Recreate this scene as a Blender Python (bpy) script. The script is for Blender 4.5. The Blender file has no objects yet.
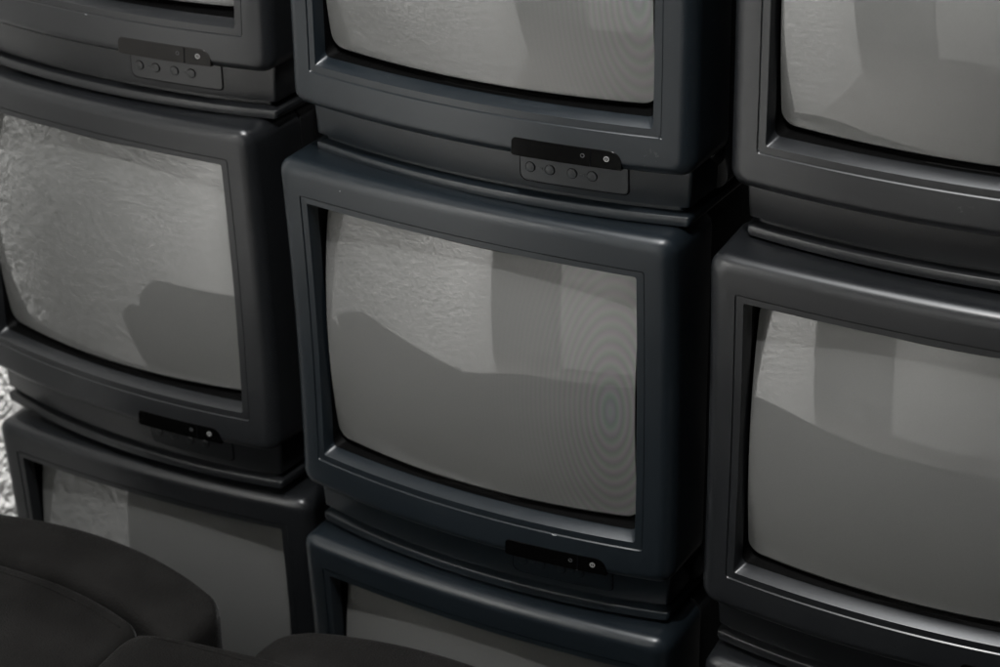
import bpy, bmesh, math, random
from mathutils import Matrix, Vector
random.seed(4)
SC = bpy.context.scene
COL = SC.collection
# ---------------------------------------------------------------- camera
def euler_cam(yaw, pitch, roll):
    Rz = Matrix.Rotation(yaw, 3, 'Z'); Rx = Matrix.Rotation(pitch, 3, 'X'); Ry = Matrix.Rotation(roll, 3, 'Y')
    return Rz @ Rx @ Ry
cam_d = bpy.data.cameras.new('camera'); cam = bpy.data.objects.new('camera', cam_d); COL.objects.link(cam)
SC.camera = cam
RM = euler_cam(0.52427, -0.4743, 0.01851)
X, Y, Z = RM.col[0], RM.col[1], RM.col[2]
m = Matrix.Identity(4)
for i in range(3):
    m[i][0] = X[i]; m[i][1] = Z[i]; m[i][2] = -Y[i]
m[0][3], m[1][3], m[2][3] = 0.79073, -1.32346, 1.01617
cam.matrix_world = m
cam_d.sensor_width = 36.0; cam_d.lens = 36.0 * 2.24951
cam_d.clip_start = 0.02; cam_d.clip_end = 60
cam_d.dof.use_dof = True; cam_d.dof.focus_distance = 1.62; cam_d.dof.aperture_fstop = 9
# ---------------------------------------------------------------- world and lamps
W = bpy.data.worlds.new('World'); SC.world = W; W.use_nodes = True
bg = W.node_tree.nodes['Background']; bg.inputs[0].default_value = (0.93, 0.96, 1.0, 1); bg.inputs[1].default_value = 0.02
def area(name, loc, target, size, power, color, spread=180, shape='DISK'):
    d = bpy.data.lights.new(name, 'AREA'); d.shape = shape; d.size = size; d.energy = power; d.color = color
    d.spread = math.radians(spread)
    o = bpy.data.objects.new(name, d); COL.objects.link(o); o.location = loc
    o.rotation_euler = (Vector(target) - Vector(loc)).to_track_quat('-Z', 'Y').to_euler()
    return o
area('ceiling_spotlight', (0.30, -0.86, 2.1), (0.0, 0.0, 0.3), 0.035, 9, (1.0, 0.985, 0.96), 120)
area('wall_washer', (-0.16, -1.40, 2.2), (-0.76, -1.22, 0.1), 0.10, 44, (1.0, 0.985, 0.97), 52)
area('added_rear_wall_light', (0.1, -1.35, 2.3), (-0.05, -2.15, 0.0), 0.2, 15, (1.0, 0.985, 0.97), 50)  # added light, no known fixture: brightens the rear wall mirrored in the screens
area('added_stack_back_light', (-0.34, 0.62, 1.45), (-0.66, 0.0, -0.25), 0.06, 13, (1.0, 0.985, 0.97), 80)  # invented light hidden behind the stack, brightens the plaster at the left edge
area('ceiling_bounce_fill', (0.1, -0.55, 2.25), (0.05, -0.1, 0.3), 1.0, 10, (0.96, 0.98, 1.0), 100)  # added fill in place of ceiling bounce, lifts up-facing plastic and softens shadows
SC.view_settings.view_transform = 'Standard'; SC.view_settings.look = 'None'
SC.view_settings.exposure = 0.0; SC.view_settings.gamma = 1.0

# ---------------------------------------------------------------- materials
def mat(name):
    m = bpy.data.materials.new(name); m.use_nodes = True
    return m, m.node_tree.nodes, m.node_tree.links, m.node_tree.nodes['Principled BSDF']
def N(nodes, t, **kw):
    n = nodes.new(t)
    for k, v in kw.items():
        if k in n.inputs: n.inputs[k].default_value = v
        else: setattr(n, k, v)
    return n
def plastic(name, col, dust=(0.10, 0.10, 0.10), rough=0.30):
    m, n, l, b = mat(name)
    tc = N(n, 'ShaderNodeTexCoord'); oi = N(n, 'ShaderNodeObjectInfo')
    add = N(n, 'ShaderNodeVectorMath', operation='ADD'); sc = N(n, 'ShaderNodeVectorMath', operation='SCALE')
    l.new(oi.outputs['Random'], sc.inputs[0]); sc.inputs[3].default_value = 7.0
    l.new(tc.outputs['Object'], add.inputs[0]); l.new(sc.outputs[0], add.inputs[1])
    # broad handling smudges
    n1 = N(n, 'ShaderNodeTexNoise', Scale=14.0, Detail=5.0, Roughness=0.65); l.new(add.outputs[0], n1.inputs['Vector'])
    r1 = N(n, 'ShaderNodeValToRGB'); l.new(n1.outputs[0], r1.inputs[0])
    r1.color_ramp.elements[0].position = 0.35; r1.color_ramp.elements[1].position = 0.75
    r1.color_ramp.elements[0].color = (col[0]*0.96, col[1]*0.96, col[2]*0.96, 1); r1.color_ramp.elements[1].color = (col[0]*1.07, col[1]*1.06, col[2]*1.05, 1)
    # dust specks
    n2 = N(n, 'ShaderNodeTexNoise', Scale=420.0, Detail=2.0); l.new(add.outputs[0], n2.inputs['Vector'])
    n3 = N(n, 'ShaderNodeTexNoise', Scale=22.0, Detail=3.0); l.new(add.outputs[0], n3.inputs['Vector'])
    mu = N(n, 'ShaderNodeMath', operation='MULTIPLY'); l.new(n2.outputs[0], mu.inputs[0]); l.new(n3.outputs[0], mu.inputs[1])
    r2 = N(n, 'ShaderNodeValToRGB'); l.new(mu.outputs[0], r2.inputs[0])
    r2.color_ramp.elements[0].position = 0.47; r2.color_ramp.elements[1].position = 0.54
    r2.color_ramp.elements[1].color = (0.35, 0.35, 0.35, 1)
    # fine straight scratches, few
    mp = N(n, 'ShaderNodeMapping'); mp.inputs['Scale'].default_value = (9, 9, 260); mp.inputs['Rotation'].default_value = (0.2, 0.5, 0.1)
    l.new(add.outputs[0], mp.inputs[0])
    n4 = N(n, 'ShaderNodeTexNoise', Scale=3.0, Detail=2.0); l.new(mp.outputs[0], n4.inputs['Vector'])
    r4 = N(n, 'ShaderNodeValToRGB'); l.new(n4.outputs[0], r4.inputs[0])
    r4.color_ramp.elements[0].position = 0.70; r4.color_ramp.elements[1].position = 0.78; r4.color_ramp.elements[1].color = (0.10, 0.10, 0.10, 1)
    ms = N(n, 'ShaderNodeMath', operation='ADD'); l.new(r2.outputs[0], ms.inputs[0]); l.new(r4.outputs[0], ms.inputs[1])
    mx = N(n, 'ShaderNodeMix', data_type='RGBA'); l.new(ms.outputs[0], mx.inputs[0])
    l.new(r1.outputs[0], mx.inputs[6]); mx.inputs[7].default_value = (*dust, 1); mx.clamp_factor = True
    l.new(mx.outputs[2], b.inputs['Base Color'])
    rr = N(n, 'ShaderNodeMapRange'); l.new(n1.outputs[0], rr.inputs[0])
    rr.inputs[1].default_value = .3; rr.inputs[2].default_value = .7; rr.inputs[3].default_value = rough - .02; rr.inputs[4].default_value = rough + .05
    l.new(rr.outputs[0], b.inputs['Roughness'])
    nb = N(n, 'ShaderNodeTexNoise', Scale=900.0, Detail=1.0); l.new(tc.outputs['Object'], nb.inputs['Vector'])
    bp = N(n, 'ShaderNodeBump', Strength=0.10, Distance=0.0003); l.new(nb.outputs[0], bp.inputs['Height']); l.new(bp.outputs[0], b.inputs['Normal'])
    return m
P_BLUE = plastic('plastic_blue_grey', (0.0080, 0.0116, 0.0150))
P_CHAR = plastic('plastic_charcoal', (0.0098, 0.0108, 0.0122))
P_DARK = plastic('plastic_cabinet', (0.004, 0.0045, 0.0055), rough=0.5)
m_, n, l, b = mat('black_rubber'); GASK = m_
b.inputs['Base Color'].default_value = (0.002, 0.002, 0.002, 1); b.inputs['Roughness'].default_value = 0.5; b.inputs['Specular IOR Level'].default_value = 0.06
t = N(n, 'ShaderNodeTexNoise', Scale=300.0, Detail=3.0); bp = N(n, 'ShaderNodeBump', Strength=0.4, Distance=0.001)
tc = N(n, 'ShaderNodeTexCoord'); l.new(tc.outputs['Object'], t.inputs['Vector']); l.new(t.outputs[0], bp.inputs['Height']); l.new(bp.outputs[0], b.inputs['Normal'])
m_, n, l, b = mat('window_gloss_black'); WINB = m_
b.inputs['Base Color'].default_value = (0.0012, 0.0012, 0.0012, 1); b.inputs['Roughness'].default_value = 0.2; b.inputs['Specular IOR Level'].default_value = 0.07
m_, n, l, b = mat('window_dusty'); WIND = m_
t = N(n, 'ShaderNodeTexNoise', Scale=90.0, Detail=4.0); r = N(n, 'ShaderNodeValToRGB'); l.new(t.outputs[0], r.inputs[0])
tc = N(n, 'ShaderNodeTexCoord'); l.new(tc.outputs['Object'], t.inputs['Vector'])
r.color_ramp.elements[0].color = (0.005, 0.0045, 0.004, 1); r.color_ramp.elements[1].color = (0.012, 0.011, 0.010, 1); l.new(r.outputs[0], b.inputs['Base Color'])
b.inputs['Roughness'].default_value = 0.5; b.inputs['Specular IOR Level'].default_value = 0.2
m_, n, l, b = mat('seam_dark'); SEAM = m_
b.inputs['Base Color'].default_value = (0.002, 0.002, 0.003, 1); b.inputs['Roughness'].default_value = 0.7; b.inputs['Specular IOR Level'].default_value = 0.05
m_, n, l, b = mat('print_white'); PRNT = m_
b.inputs['Base Color'].default_value = (0.24, 0.24, 0.235, 1); b.inputs['Roughness'].default_value = 0.5
m_, n, l, b = mat('print_grey'); PRNG = m_
b.inputs['Base Color'].default_value = (0.05, 0.052, 0.054, 1); b.inputs['Roughness'].default_value = 0.5
m_, n, l, b = mat('chip_tan'); CHPT = m_
b.inputs['Base Color'].default_value = (0.42, 0.33, 0.22, 1)
m_, n, l, b = mat('chip_pale'); CHPP = m_
b.inputs['Base Color'].default_value = (0.36, 0.37, 0.38, 1)

def glass():
    m, n, l, b = mat('picture_tube_glass')
    b.inputs['Roughness'].default_value = 0.035; b.inputs['IOR'].default_value = 1.72
    tc = N(n, 'ShaderNodeTexCoord'); sep = N(n, 'ShaderNodeSeparateXYZ'); l.new(tc.outputs['Object'], sep.inputs[0])
    def at(nm):
        a = N(n, 'ShaderNodeAttribute', attribute_name=nm, attribute_type='OBJECT'); return a.outputs['Fac']
    def M(op, a, bb=None):
        x = N(n, 'ShaderNodeMath', operation=op)
        for i, v in enumerate((a, bb)):
            if v is None: continue
            if isinstance(v, (int, float)): x.inputs[i].default_value = v
            else: l.new(v, x.inputs[i])
        return x.outputs[0]
    dx = M('SUBTRACT', sep.outputs[0], at('ring_x')); dz = M('SUBTRACT', sep.outputs[2], at('ring_z'))
    dz = M('MULTIPLY', dz, 0.40)
    r2 = M('ADD', M('MULTIPLY', dx, dx), M('MULTIPLY', dz, dz))
    ph = M('MULTIPLY', M('POWER', r2, 0.58), 2*math.pi/(0.0044*0.05**0.16))
    s = M('SINE', ph); s2 = M('SINE', M('ADD', ph, 1.0))
    fall = M('POWER', 2.718, M('MULTIPLY', r2, -300.0))
    amp = M('MULTIPLY', fall, M('MULTIPLY', at('rings'), 0.12))
    a1 = M('ADD', M('MULTIPLY', s, amp), 1.0); a2 = M('ADD', M('MULTIPLY', s2, amp), 1.0)
    # faint stripes of the aperture grille and uneven phosphor
    nz = N(n, 'ShaderNodeTexNoise', Scale=5.0, Detail=2.0); l.new(tc.outputs['Object'], nz.inputs['Vector'])
    v = M('ADD', M('MULTIPLY', nz.outputs[0], 0.12), 0.94)
    ng = N(n, 'ShaderNodeTexNoise', Scale=1400.0, Detail=1.0); l.new(tc.outputs['Object'], ng.inputs['Vector'])
    v = M('MULTIPLY', v, M('ADD', M('MULTIPLY', ng.outputs[0], 0.16), 0.92))
    G = (0.124, 0.125, 0.122)
    cr = N(n, 'ShaderNodeCombineColor')
    core = M('MULTIPLY', at('rings'), M('MULTIPLY', M('POWER', 2.718, M('MULTIPLY', r2, -14000.0)), 0.10))
    l.new(M('MULTIPLY', M('MULTIPLY', M('SUBTRACT', a1, core), v), G[0]), cr.inputs[0])
    l.new(M('MULTIPLY', M('MULTIPLY', a2, v), G[1]), cr.inputs[1])
    l.new(M('MULTIPLY', M('MULTIPLY', a1, v), G[2]), cr.inputs[2])
    l.new(cr.outputs[0], b.inputs['Base Color'])
    # sparse smears on the glass raise the roughness a little
    mp = N(n, 'ShaderNodeMapping'); mp.inputs['Scale'].default_value = (1, 1, 3.2); mp.inputs['Rotation'].default_value = (0, 0.5, 0); l.new(tc.outputs['Object'], mp.inputs[0])
    ns = N(n, 'ShaderNodeTexNoise', Scale=11.0, Detail=6.0, Distortion=1.4); l.new(mp.outputs[0], ns.inputs['Vector'])
    mr = N(n, 'ShaderNodeMapRange'); l.new(ns.outputs[0], mr.inputs[0]); mr.inputs[1].default_value = .55; mr.inputs[2].default_value = .75
    mr.inputs[3].default_value = 0.0; mr.inputs[4].default_value = 0.06; l.new(mr.outputs[0], b.inputs['Roughness'])
    return m
GLASS = glass()

def plaster(name, col, sc=26.0, st=1.0, dist=0.012):
    m, n, l, b = mat(name)
    tc0 = N(n, 'ShaderNodeTexCoord'); tc = N(n, 'ShaderNodeMapping'); tc.inputs['Scale'].default_value = (1, 1.35, 1.0); l.new(tc0.outputs['Object'], tc.inputs[0])
    a = N(n, 'ShaderNodeTexNoise', Scale=sc, Detail=3.0, Roughness=0.5, Distortion=0.1); l.new(tc.outputs[0], a.inputs['Vector'])
    v = N(n, 'ShaderNodeTexNoise', Scale=sc*3.1, Detail=4.0); l.new(tc.outputs[0], v.inputs['Vector'])
    mx = N(n, 'ShaderNodeMath', operation='MULTIPLY_ADD'); l.new(v.outputs[0], mx.inputs[0]); mx.inputs[1].default_value = 0.5; l.new(a.outputs[0], mx.inputs[2])
    bp = N(n, 'ShaderNodeBump', Strength=st, Distance=dist); l.new(mx.outputs[0], bp.inputs['Height']); l.new(bp.outputs[0], b.inputs['Normal'])
    c = N(n, 'ShaderNodeTexNoise', Scale=3.0, Detail=4.0); l.new(tc.outputs[0], c.inputs['Vector'])
    r = N(n, 'ShaderNodeValToRGB'); l.new(c.outputs[0], r.inputs[0])
    r.color_ramp.elements[0].color = (*[k*.92 for k in col], 1); r.color_ramp.elements[1].color = (*col, 1)
    l.new(r.outputs[0], b.inputs['Base Color']); b.inputs['Roughness'].default_value = 0.9
    return m
WALLM = plaster('white_plaster', (0.82, 0.82, 0.80), 44, 1.0, .018)
WALL2 = plaster('smooth_wall', (0.74, 0.74, 0.72), 60, .3, .003)
CURT = plaster('grey_wall', (0.34, 0.34, 0.33), 60, .3, .003)
m_, n, l, b = mat('floor_screed'); FLOOR = m_
tc = N(n, 'ShaderNodeTexCoord'); a = N(n, 'ShaderNodeTexNoise', Scale=6.0, Detail=8.0); l.new(tc.outputs['Object'], a.inputs['Vector'])
r = N(n, 'ShaderNodeValToRGB'); l.new(a.outputs[0], r.inputs[0]); l.new(r.outputs[0], b.inputs['Base Color'])
r.color_ramp.elements[0].color = (0.07, 0.068, 0.064, 1); r.color_ramp.elements[1].color = (0.14, 0.135, 0.13, 1); b.inputs['Roughness'].default_value = 0.6
def fabric():
    m, n, l, b = mat('seat_fabric')
    tc = N(n, 'ShaderNodeTexCoord')
    a = N(n, 'ShaderNodeTexNoise', Scale=9.0, Detail=7.0, Roughness=0.7); l.new(tc.outputs['Object'], a.inputs['Vector'])
    g = N(n, 'ShaderNodeTexNoise', Scale=650.0, Detail=2.0); l.new(tc.outputs['Object'], g.inputs['Vector'])
    ad = N(n, 'ShaderNodeMath', operation='MULTIPLY_ADD'); l.new(g.outputs[0], ad.inputs[0]); ad.inputs[1].default_value = .35; l.new(a.outputs[0], ad.inputs[2])
    r = N(n, 'ShaderNodeValToRGB'); l.new(ad.outputs[0], r.inputs[0]); r.color_ramp.elements[0].position = .5; r.color_ramp.elements[1].position = .85
    r.color_ramp.elements[0].color = (0.0050, 0.0047, 0.0044, 1); r.color_ramp.elements[1].color = (0.0125, 0.0119, 0.0113, 1)
    l.new(r.outputs[0], b.inputs['Base Color']); b.inputs['Roughness'].default_value = 0.85
    b.inputs['Sheen Weight'].default_value = 0.10; b.inputs['Specular IOR Level'].default_value = 0.08; b.inputs['Sheen Roughness'].default_value = 0.22
    bp = N(n, 'ShaderNodeBump', Strength=0.7, Distance=0.0012); l.new(g.outputs[0], bp.inputs['Height']); l.new(bp.outputs[0], b.inputs['Normal'])
    return m
FAB = fabric()

# ---------------------------------------------------------------- helpers
def link(name, bm, material, parent=None, smooth=True, angle=35):
    bmesh.ops.recalc_face_normals(bm, faces=bm.faces)
    me = bpy.data.meshes.new(name); bm.to_mesh(me); bm.free()
    o = bpy.data.objects.new(name, me); COL.objects.link(o)
    me.materials.append(material)
    o.material_slots[0].link = 'OBJECT'; o.material_slots[0].material = material
    if smooth:
        me.shade_smooth()
        me.set_sharp_from_angle(angle=math.radians(angle))
    if parent: o.parent = parent
    return o
def loft(bm, rings, closed=True, cap0=False, cap1=False):
    vs = [[bm.verts.new(p) for p in r] for r in rings]
    k = len(rings[0])
    for a, b in zip(vs, vs[1:]):
        for i in range(k if closed else k-1):
            j = (i+1) % k
            bm.faces.new((a[i], a[j], b[j], b[i]))
    if cap0: bm.faces.new(vs[0][::-1])
    if cap1: bm.faces.new(vs[-1])
    return vs
def rrect(hw, z0, z1, r, nx=24, nz=14, nc=6):
    """rounded rectangle in x,z: a fixed count of points whatever its size"""
    r = max(r, 1e-4); pts = []
    def side(p, q, k): 
        for i in range(k): t = (i+.5)/k; pts.append((p[0]+(q[0]-p[0])*t, p[1]+(q[1]-p[1])*t))
    def arc(cx, cz, a0):
        for i in range(nc+1):
            a = math.radians(a0 + 90*i/nc); pts.append((cx+r*math.cos(a), cz+r*math.sin(a)))
    arc(hw-r, z1-r, 0); side((hw-r, z1), (-hw+r, z1), nx)
    arc(-hw+r, z1-r, 90); side((-hw, z1-r), (-hw, z0+r), nz)
    arc(-hw+r, z0+r, 180); side((-hw+r, z0), (hw-r, z0), nx)
    arc(hw-r, z0+r, 270); side((hw, z0+r), (hw, z1-r), nz)
    return pts
B, BV, TI, VC, BF, YF = 0.01701, -0.03712, -0.02223, -0.0042, 0.02356, 0.02344
def front(x, z):
    return -(B+BV*(z-.18))*(1-(x/.18)**2) + TI*(z-.18) - VC*(1-((z-.18)/.15)**2)
def fchin(x, off): return -BF*(1-(x/.18)**2) + off
HW, Z0, Z1, PITCH = 0.1722, 0.0436, 0.3404, 0.34522
TX = 0.0001; ZC = (0.08004+0.30697)/2; RG = 0.52; YC = -0.0130
def tube(x, z): return YC + (x*x + (z-ZC)**2)/(2*RG)

def thing(name, label, cat, loc=(0, 0, 0), group=None):
    o = bpy.data.objects.new(name, None); COL.objects.link(o); o.location = loc
    o.empty_display_size = .05; o['label'] = label; o['category'] = cat
    if group: o['group'] = group
    return o

# ---------------------------------------------------------------- one television
def make_tv():
    t = thing('television', 'tv', 'television')
    # bezel: moulded front frame
    bm = bmesh.new(); rings = []
    def ring(hw, z0, z1, r, off=None, ybase=None):
        rings.append([(x, (front(x, z)+off) if ybase is None else ybase, z) for x, z in rrect(hw, z0, z1, r)])
    ring(HW-.0006, Z0+.0006, Z1-.0006, .013, ybase=.062)
    ring(HW, Z0, Z1, .013, ybase=.060)
    ring(HW, Z0, Z1, .013, off=.024)
    for k in range(9):
        a = math.pi/2*k/8; dd, ddb, oy = .0115*(1-math.cos(a)), .0095*(1-math.cos(a)), .0115*(1-math.sin(a))
        ring(HW-dd, Z0+ddb, Z1-dd, .013-.006*k/8, off=oy)
    ring(.152, .0707, .3156, .004, off=0)
    ring(.1500, .0727, .3136, .0028, off=0)
    ring(.1497, .0736, .3133, .0026, off=.0011)
    ring(.1491, .0740, .3127, .0022, off=.0011)
    ring(.1488, .0742, .3124, .002, off=.0006)
    ring(.1434, .0793, .3077, .002, off=.0005)
    ring(.1431, .0796, .3074, .002, off=.0009)
    ring(.1404, .0838, .3048, .005, off=.0092)
    ring(.1402, .0842, .3045, .005, off=.0108)
    loft(bm, rings)
    link('bezel', bm, P_BLUE, t, angle=24)
    # gasket
    bm = bmesh.new(); rings = []
    rings.append([(x, front(x, z)+.0098, z) for x, z in rrect(.1405, .0838, .3049, .005)])
    rings.append([(x, front(x, z)+.0150, z) for x, z in rrect(.1400, .0845, .3040, .008)])
    rings.append([(x+TX*.5, max(tube(x+TX, z)+.0035, front(x, z)+.0155), z) for x, z in rrect(.1390, .0870, .3025, .010)])
    rings.append([(x+TX, tube(x+TX, z)-.0006, z) for x, z in rrect(.1382, .0908, .3012, .0105)])
    rings.append([(x+TX, tube(x+TX, z)+.003, z) for x, z in rrect(.1378, .0912, .3008, .0105)])
    loft(bm, rings); link('gasket', bm, GASK, t)
    # picture tube face
    bm = bmesh.new(); rings = []
    for s in [1, .985, .96, .92, .86, .78, .68, .57, .45, .33, .21, .10, .03]:
        rings.append([(x, tube(x, z), z) for x, z in [((x*s+TX), ZC+(z-ZC)*s) for x, z in rrect(.1384, .0906, .3014, .0105)]])
    loft(bm, rings, cap1=True); sc = link('screen', bm, GLASS, t, angle=180)
    sc['rings'] = 0.0; sc['ring_x'] = 0.0; sc['ring_z'] = 0.0
    # cabinet behind the bezel
    bm = bmesh.new(); rings = []
    for y, hw, z0, z1, r in [(.05, .169, .040, .3375, .012), (.064, .169, .030, .3375, .012), (.066, .1705, .012, .339, .012), (.15, .168, .010, .338, .014), (.19, .160, .010, .334, .02), (.30, .135, .02, .29, .03), (.345, .125, .03, .275, .03), (.35, .118, .037, .268, .03)]:
        rings.append([(x, y, z) for x, z in rrect(hw, z0, z1, r)])
    loft(bm, rings, cap1=True, cap0=True); cab = link('cabinet', bm, P_DARK, t)
    # rear ventilation ribs
    bm = bmesh.new()
    for k in range(9):
        z = .12+.017*k
        r = bmesh.ops.create_cube(bm, size=1); 
        for v in r['verts']: v.co = Vector((v.co.x*.17, .349+v.co.y*.006, z+v.co.z*.006))
    link('vent_grille', bm, P_DARK, cab, smooth=False)
    # lower apron and foot flange: loops seen from above
    def uloop(hw, off, z, rc, yb=.22):
        pts = [(-hw, yb, z), (-hw, yb*.6, z), (-hw, yb*.25+.006, z)]
        yl = fchin(hw, off)
        for i in range(5):
            a = math.pi + math.pi/2*i/4; pts.append((-hw+rc+rc*math.cos(a), yl+rc+rc*math.sin(a)-(.0), z))
        for i in range(1, 30):
            x = (-hw+rc)+(2*(hw-rc))*i/30; 
            yy = fchin(x, off); e = yl - fchin(hw-rc, off)
            w = min(1, (i)/4, (30-i)/4); pts.append((x, yy+e*(1-w), z))
        for i in range(5):
            a = -math.pi/2 + math.pi/2*i/4; pts.append((hw-rc+rc*math.cos(a), yl+rc+rc*math.sin(a), z))
        pts += [(hw, yb*.25+.006, z), (hw, yb*.6, z), (hw, yb, z)]
        return pts
    bm = bmesh.new()
    loft(bm, [uloop(.1550, .0300, .0060, .003), uloop(.1550, .0296, .0130, .003), uloop(.1610, .0262, .0132, .003), uloop(.1616, .0252, .0136, .003), uloop(.1619, .0247, .0146, .003), uloop(.1640, .0240, .0440, .003), uloop(.1640, .0240, .050, .003)], cap0=True, cap1=True)
    ap = link('lower_panel', bm, P_BLUE, t, angle=40)
    bm = bmesh.new()
    loft(bm, [uloop(.1600, YF+.0015, -.0012, .003), uloop(.1615, YF+.0002, -.0006, .003), uloop(.1628, YF, .0020, .003), uloop(.1626, YF+.0002, .0058, .003), uloop(.1622, YF+.0006, .0064, .003), uloop(.1612, YF+.0014, .0067, .003), uloop(.1584, YF+.0045, .0088, .004), uloop(.150, YF+.018, .0094, .004)], cap0=True, cap1=True)
    link('foot_flange', bm, P_BLUE, t, angle=40)
    for fx in (-.13, .13):
        for fy in (.06, .19):
            bm = bmesh.new(); loft(bm, [[(fx+r_*math.cos(6.283*i/16), fy+r_*math.sin(6.283*i/16), z) for i in range(16)] for r_, z in ((.010, -.0048), (.011, -.004), (.011, 0))], cap0=True, cap1=True)
            link('rubber_foot', bm, GASK, t)
    # control window let into the lower bezel
    def patch(outline, yf, thick, zmid):
        bm = bmesh.new()
        # outline: list of (x,z); grid-free fan by bands in x so it follows the curve
        n = len(outline)
        vf = [bm.verts.new((x, yf(x, z), z)) for x, z in outline]
        vb = [bm.verts.new((x, yf(x, z)+thick, z)) for x, z in outline]
        for i in range(n):
            j = (i+1) % n; bm.faces.new((vf[i], vf[j], vb[j], vb[i]))
        return bm, vf
    def strip(xs, zlo, zhi, yf, thick, edge=.0004):
        """curved plate between the profiles zlo(x), zhi(x), with depth and a tiny bevel"""
        bm = bmesh.new(); rings = []
        for x in xs:
            a, b_ = zlo(x), zhi(x); e = min(edge, (b_-a)*.2)
            rings.append([(x, yf(x, a)+thick, a), (x, yf(x, a)+e, a), (x, yf(x, a), a+e), (x, yf(x, b_), b_-e), (x, yf(x, b_)+e, b_), (x, yf(x, b_)+thick, b_)])
        loft(bm, rings, closed=True, cap0=True, cap1=True); return bm
    def rprof(x0, x1, lo, hi, r0t, r1t, r0b, r1b):
        def zh(x):
            z = hi
            if r0t and x < x0+r0t: d = x0+r0t-x; z = hi-r0t+math.sqrt(max(r0t*r0t-d*d, 0))
            if r1t and x > x1-r1t: d = x-(x1-r1t); z = hi-r1t+math.sqrt(max(r1t*r1t-d*d, 0))
            return z
        def zl(x):
            z = lo
            if r0b and x < x0+r0b: d = x0+r0b-x; z = lo+r0b-math.sqrt(max(r0b*r0b-d*d, 0))
            if r1b and x > x1-r1b: d = x-(x1-r1b); z = lo+r1b-math.sqrt(max(r1b*r1b-d*d, 0))
            return z
        return zl, zh
    def samples(x0, x1, r=.009):
        xs = [x0+.00005]+[x0+r*(1-math.cos(math.pi/2*k/8)) for k in range(1, 9)]
        xs += [x0+r+(x1-x0-2*r)*k/14 for k in range(1, 14)]
        xs += [x1-r*(1-math.cos(math.pi/2*k/8)) for k in range(8, 0, -1)]+[x1-.00005]
        return xs
    zl, zh = rprof(.0365, .1215,   .0456, .0594, .0035, .009, .002, 0)
    bm = strip(samples(.0365, .1215), zl, zh, lambda x, z: front(x, z)-.0004, .022)
    win = link('control_window', bm, WINB, t)
    bm = strip([.0982, .0988], lambda x: .0460, lambda x: .0590, lambda x, z: front(x, z)-.0007, .003)
    link('window_seam', bm, SEAM, win)
    # standby sign: ring with a bar
    def disc(bm, x, z, r, yf, h, ri=None, seg=28):
        y = yf(x, z); prof = [(r, h*.0), (r, -h*.7), (r*.88, -h)]
        if ri is None:
            prof += [(r*.74, -h*.9), (r*.62, -h*1.05), (r*.3, -h*1.15)]
        else: prof = [(r, 0), (r, -h), (ri, -h), (ri, 0)]
        sl = (yf(x+.001, z)-yf(x-.001, z))/.002
        rings = [[(x+q*math.cos(2*math.pi*i/seg), y+dy+sl*q*math.cos(2*math.pi*i/seg), z+q*math.sin(2*math.pi*i/seg)) for i in range(seg)] for q, dy in prof]
        loft(bm, rings, cap1=(ri is None))
    bm = bmesh.new(); yw = lambda x, z: front(x, z)-.0005
    disc(bm, .1105, .0532, .0021, yw, .0003, ri=.00135)
    for v in bmesh.ops.create_cube(bm, size=1)['verts']: v.co = Vector((.1105+v.co.x*.0006, yw(.1105, .0532)-.0002+v.co.y*.0003, .0532+v.co.z*.0016))
    link('standby_sign', bm, PRNT, win, smooth=False)
    bm = bmesh.new(); disc(bm, .0925, .0535, .0016, yw, .0003, ri=.0011)
    link('indicator_mark', bm, PRNG, win, smooth=False)
    # control flap under the window
    yc = lambda x, z: fchin(x, .0240+(.044-z)*.0227)
    zl, zh = rprof(.0325, .1185, .0182, .0442, 0, 0, .006, .004)
    bm = strip(samples(.0325, .1185), zl, zh, lambda x, z: yc(x, z)-.0002, .002); fl = link('control_flap', bm, SEAM, ap)
    zl, zh = rprof(.0335, .1175, .0193, .0442, 0, 0, .0056, .0036)
    bm = strip(samples(.0335, .1175), zl, zh, lambda x, z: yc(x, z)-.0008, .002); link('flap_face', bm, P_BLUE, fl)
    yb = lambda x, z: yc(x, z)-.0008
    for x in (.0418, .0575, .0750, .0906):
        bm = bmesh.new(); disc(bm, x, .0304, .0041, yb, .00012); 
        bw = link('button', bm, SEAM, ap)
        bm = bmesh.new(); disc(bm, x, .0304, .0036, yb, .0008); link('button_cap', bm, P_BLUE, bw)
    for x in (.0497, .0828):
        bm = bmesh.new()
        for dx, dz, w, h in ((-.0012, 0, .0014, .0004), (.0013, 0, .0014, .0004), (.0013, 0, .0004, .0014)):
            for v in bmesh.ops.create_cube(bm, size=1)['verts']: v.co = Vector((x+dx+v.co.x*w, yb(x, .0305)-.0001+v.co.y*.0003, .0305+dz+v.co.z*h))
        link('printed_sign', bm, PRNG, ap, smooth=False)
    return t

def copy_tree(o, parent=None):
    c = o.copy(); COL.objects.link(c); c.parent = parent
    for ch in list(o.children): copy_tree(ch, c)
    return c
def descend(o):
    for ch in o.children:
        yield ch; yield from descend(ch)

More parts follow.
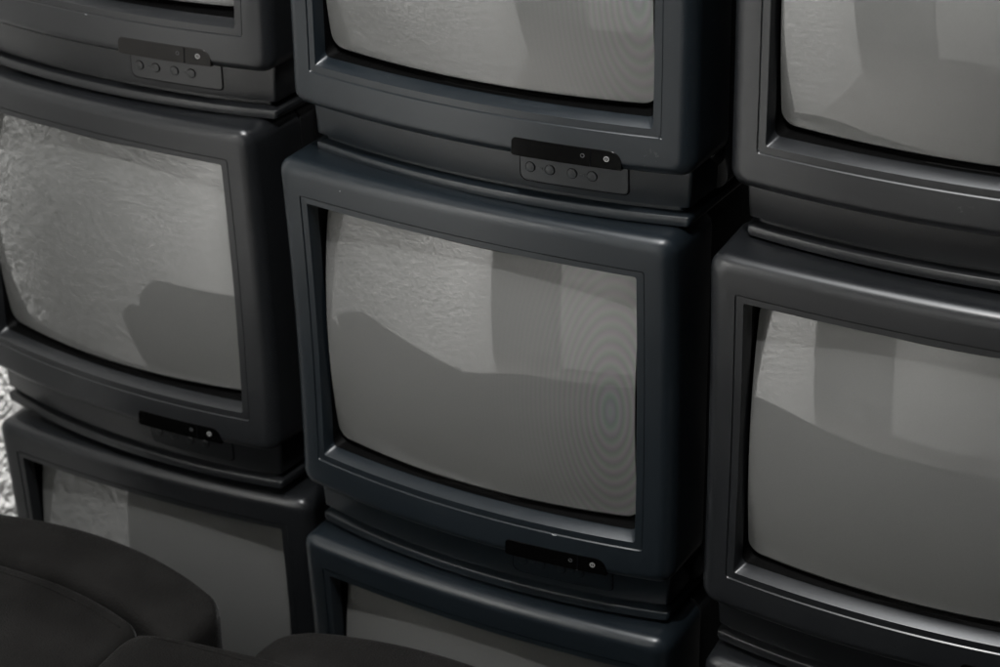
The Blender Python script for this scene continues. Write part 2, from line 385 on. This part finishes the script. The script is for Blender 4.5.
FIT = {  # column: (x, y, yaw)
 'L': (-.37035, .03004, -.01351), 'C': (0, 0, 0), 'R': (.3748, .01185, .07239)}
OFF = {  # ox oy oz turn pitch roll
 'C0': (.00918, .00445, -.00371, -.01279, -.00856, .00887), 'C1': (0, 0, 0, 0, 0, 0), 'C2': (0, 0, 0, 0, 0, 0),
 'L0': (.00184, -.00022, .00373, .00448, -.01203, -.00557), 'L1': (-.0095, -.00507, .00488, -.04671, -.01307, .00882),
 'L2': (.00766, .00528, 0, .0417, -.00571, .00502), 'R0': (.0046, .0059, 0, .00644, .01844, .00107),
 'R1': (-.0046, -.0059, .00087, -.00354, .00564, -.00704), 'R2': (0, 0, 0, 0, 0, 0)}
LAB = {'L0': 'dark television atop the left stack with dusty control strip and tan chip on its foot',
 'L1': 'dark grey television in the middle of the left stack, rough wall mirrored across its screen',
 'L2': 'dark television at the bottom of the left stack, half hidden behind padded seats',
 'C0': 'blue-grey television atop the centre stack with glossy black control strip',
 'C1': 'whole blue-grey television in the middle of the picture with faint rings on its screen',
 'C2': 'dark television at the bottom of the centre stack, only upper frame and screen strip showing',
 'R0': 'charcoal television atop the right stack, cut off by the top and right picture edges',
 'R1': 'charcoal television in the middle of the right stack, long bright gleam along its top edge',
 'R2': 'dark television at the bottom of the right stack, only its top corner showing'}
tv0 = make_tv(); first = True
TV = {}
for key in ('C1', 'C0', 'C2', 'L0', 'L1', 'L2', 'R0', 'R1', 'R2'):
    o = tv0 if first else copy_tree(tv0); first = False
    TV[key] = o
for key, o in TV.items():
    c, row = key[0], int(key[1]); dx, dy, yaw = FIT[c]; ox, oy, oz, ow, op, orr = OFF[key]
    M = Matrix.Translation((dx, dy, 0)) @ Matrix.Rotation(yaw, 4, 'Z') @ Matrix.Translation((ox, oy, (1-row)*PITCH+oz)) @ Matrix.Rotation(ow, 4, 'Z') @ Matrix.Rotation(op, 4, 'X') @ Matrix.Rotation(-orr, 4, 'Y')
    o.location = M.to_translation(); o.rotation_euler = M.to_euler()
    o['label'] = LAB[key]; o['category'] = 'television'; o['group'] = 'old tube televisions stacked in three columns'
    for ch in descend(o):
        if c != 'C' and ch.material_slots and ch.material_slots[0].material == P_BLUE: ch.material_slots[0].material = P_CHAR
        if key == 'L0' and ch.name.startswith('control_window'): ch.material_slots[0].material = WIND
        if ch.name.startswith('screen'):
            if key == 'C1': ch['rings'] = 1.0; ch['ring_x'] = .1198; ch['ring_z'] = .187
            if key == 'C0': ch['rings'] = .7; ch['ring_x'] = .128; ch['ring_z'] = .172
# small chips in the plastic
def chip(key, x, z, yf, w, h, material):
    bm = bmesh.new(); k = 9
    rings = [[(x+s*w*math.cos(6.283*i/k)*(.7+.3*math.sin(i*2.3)), yf(x, z)-d, z+s*h*math.sin(6.283*i/k)*(.7+.3*math.cos(i*1.7))) for i in range(k)] for s, d in ((1, -.0006), (1, .0001), (.7, .0003))]
    loft(bm, rings, cap1=True); o = link('chipped_spot', bm, material, TV[key]); return o
chip('L0', -.018, .0100, lambda x, z: fchin(x, YF+.007)-.0002, .0028, .0009, CHPT)
chip('C1', .078, .0725, lambda x, z: front(x, z), .0030, .0006, CHPP)
chip('C1', -.108, .327, lambda x, z: front(x, z), .0006, .0006, CHPP)
chip('C0', .1495, .0728, lambda x, z: front(x, z), .0012, .0005, CHPP)
chip('C0', -.165, .0520, lambda x, z: front(x, z)+.002, .0007, .0011, CHPP)
chip('L0', .005, .0725, lambda x, z: front(x, z), .0020, .0004, CHPP)

# ---------------------------------------------------------------- padded seats in front
def seat(label, x0, x1, y0, y1, zt, rp, edge, crown, piping, bow=0.0, bx=0.0, hold=False, kf=0.0, tilt=0):
    t = thing('padded_seat', label, 'seat', ((x0+x1)/2, (y0+y1)/2, -.69), 'padded seats in front of the televisions')
    hx, hy = (x1-x0)/2, (y1-y0)/2
    H = zt+.69
    def warp(x, y):
        xw = x+(x0+x1)/2; s_ = (y+hy)/(2*hy)
        return y - bow*(.62 if xw < bx and bx < -.2 else 1)*min(abs(xw-bx), .28)**2*(s_ if hold else 1) + kf*min(0, xw)**2*(1-s_)
    def plan(ins, z, dome=0):
        pts = []; r = max(min(max(rp-ins, .006), min(hx, hy)-ins-.0002), .0001); nc = 10
        for cx, cy, a0 in ((hx-ins-r, hy-ins-r, 0), (-hx+ins+r, hy-ins-r, 90), (-hx+ins+r, -hy+ins+r, 180), (hx-ins-r, -hy+ins+r, 270)):
            for i in range(nc+1):
                a = math.radians(a0+90*i/nc); x, y = cx+r*math.cos(a), cy+r*math.sin(a)
                u = 1-(x/hx)**2*.9; zz = z + dome*u + tilt*y
                pts.append((x, warp(x, y), zz))
            # a few points along the straight run
            nxt = {0: (-hx+ins+r, hy-ins), 90: (-hx+ins, -hy+ins+r), 180: (hx-ins-r, -hy+ins), 270: (hx-ins, hy-ins-r)}[a0]
            st = pts[-1]
            for i in range(1, 9):
                x = st[0]+(nxt[0]-st[0])*i/9; y = st[1]+(nxt[1]-st[1])*i/9
                u = 1-(x/hx)**2*.9; pts.append((x, warp(x, y), z+dome*u+tilt*y))
        return pts
    def hyx(x):
        d = max(0, abs(x)-(hx-rp)); return hy-(rp-math.sqrt(max(rp*rp-d*d, 0)))+1e-4
    xs = []
    for i in range(61):
        a_ = -1+2*i/60; xs.append(hx*math.sin(a_*math.pi/2)*.5+hx*a_*.5)
    xs = [-hx, -hx+.0006, -hx+.0018, -hx+.0038]+[x for x in xs if abs(x) < hx-.006]+[hx-.0038, hx-.0018, hx-.0006, hx]
    ts = [math.sin((-1+2*j/26)*math.pi/2) for j in range(27)]
    def top(x, t):
        e = min(hyx(x)*(1-abs(t)), hx-abs(x)); u = 1-(x/hx)**2*.9
        f = edge-math.sqrt(max(edge*edge-(edge-min(e, edge))**2, 0))
        pud = .004*(1-t*t)
        sag = .0016*math.sin(x*23+1.3)*math.sin(t*2.1+x*9)
        xw = x+(x0+x1)/2; dl = .10*(xw-bx)**2 if xw < bx and bx < -.2 else 0
        return H+crown*u-f+pud+sag*(1-t*t)-dl
    bm = bmesh.new()
    g = [[bm.verts.new((x, warp(x, hyx(x)*t), top(x, t))) for t in ts] for x in xs]
    for i in range(len(xs)-1):
        for j in range(len(ts)-1):
            bm.faces.new((g[i][j], g[i+1][j], g[i+1][j+1], g[i][j+1]))
    rim = [g[i][0] for i in range(len(xs))]+[g[-1][j] for j in range(1, len(ts))]+[g[i][-1] for i in range(len(xs)-2, -1, -1)]+[g[0][j] for j in range(len(ts)-2, 0, -1)]
    prev = rim
    for dz in (.03, .10, .25, H-edge-.11):
        cur_ = [bm.verts.new((v.co.x, v.co.y, v.co.z-dz if dz < .26 else .11)) for v in rim]
        for i in range(len(rim)):
            j = (i+1) % len(rim); bm.faces.new((prev[i], prev[j], cur_[j], cur_[i]))
        prev = cur_
    c = link('cushion', bm, FAB, t, angle=180)
    if piping:
        bm = bmesh.new(); e_ = .016
        loop = [(x, 1) for x in [-hx+e_+(2*hx-2*e_)*k/40 for k in range(41)]]
        for sg in (1,):
            rr_ = []
            for x, _ in loop:
                tt = 1-e_/hyx(x); y_ = warp(x, hyx(x)*tt); z_ = top(x, tt)
                rr_.append([(x, y_+.0011*math.cos(q), z_+.0002+.0009*math.sin(q)) for q in (0, 1.05, 2.1, 3.14, 4.2, 5.2)])
            loft(bm, rr_, cap0=True, cap1=True)
        link('seam_piping', bm, FAB, c, angle=180)
    bm = bmesh.new(); pts = plan(.02, .04); loft(bm, [plan(.02, .04), plan(.02, .102)], cap0=True, cap1=True); link('plinth', bm, SEAM, t)
    for sx in (-1, 1):
        for sy in (-1, 1):
            bm = bmesh.new()
            rings = [[(sx*(hx-.05)*.9+r*math.cos(6.283*i/12), sy*max(hy-.04, .01)+r*math.sin(6.283*i/12), z) for i in range(12)] for r, z in ((.008, 0), (.010, .045))]
            loft(bm, rings, cap0=True, cap1=True); link('leg', bm, SEAM, t)
    return t
seat('back left dark brown padded seat with rounded corner before the bottom left television', -.544, -.154, -.166, -.094, .001, .026, .012, .004, False, 1.6, -.305)
seat('front left dark brown padded seat in the bottom left corner of the picture', -.541, -.190, -.338, -.174, .007, .018, .010, .004, True, 1.6, -.305, True)
seat('front right dark brown padded seat, cut by the lower edge beside the dark crease', -.172, .620, -.378, -.201, .030, .026, .010, .002, True, .8, 0, True, 3.0)
seat('back right dark brown padded seat, low round hump before the bottom centre television', -.122, .30, -.168, -.092, -.026, .034, .012, .022, False, .8, .0)

# ---------------------------------------------------------------- the setting
def box(name, x0, x1, y0, y1, z0, z1, material, kind=None):
    bm = bmesh.new()
    for v in bmesh.ops.create_cube(bm, size=1)['verts']:
        v.co = Vector(((x0+x1)/2+v.co.x*(x1-x0), (y0+y1)/2+v.co.y*(y1-y0), (z0+z1)/2+v.co.z*(z1-z0)))
    o = link(name, bm, material, smooth=False)
    if kind: o['kind'] = kind
    return o
box('floor', -4, 4, -5, 2.5, -.79, -.69, FLOOR, 'structure')
o = box('plaster_wall', -.80, -.65, -1.60, 1.60, -.688, 2.6, WALLM, 'structure')
o['label'] = 'rough white plaster wall seen at the left edge behind the stacked televisions'; o['category'] = 'wall'
o = box('grey_wall', -2.2, -.28, -2.30, -2.15, -.688, 2.6, CURT, 'structure')
o['label'] = 'plain grey wall behind the photographer, mirrored as dark band in the screens'; o['category'] = 'wall'
o = box('white_wall', -.275, 1.0, -2.30, -2.15, -.688, 2.6, WALL2, 'structure')
o['label'] = 'smooth pale wall behind the photographer, mirrored in the right of the screens'; o['category'] = 'wall'
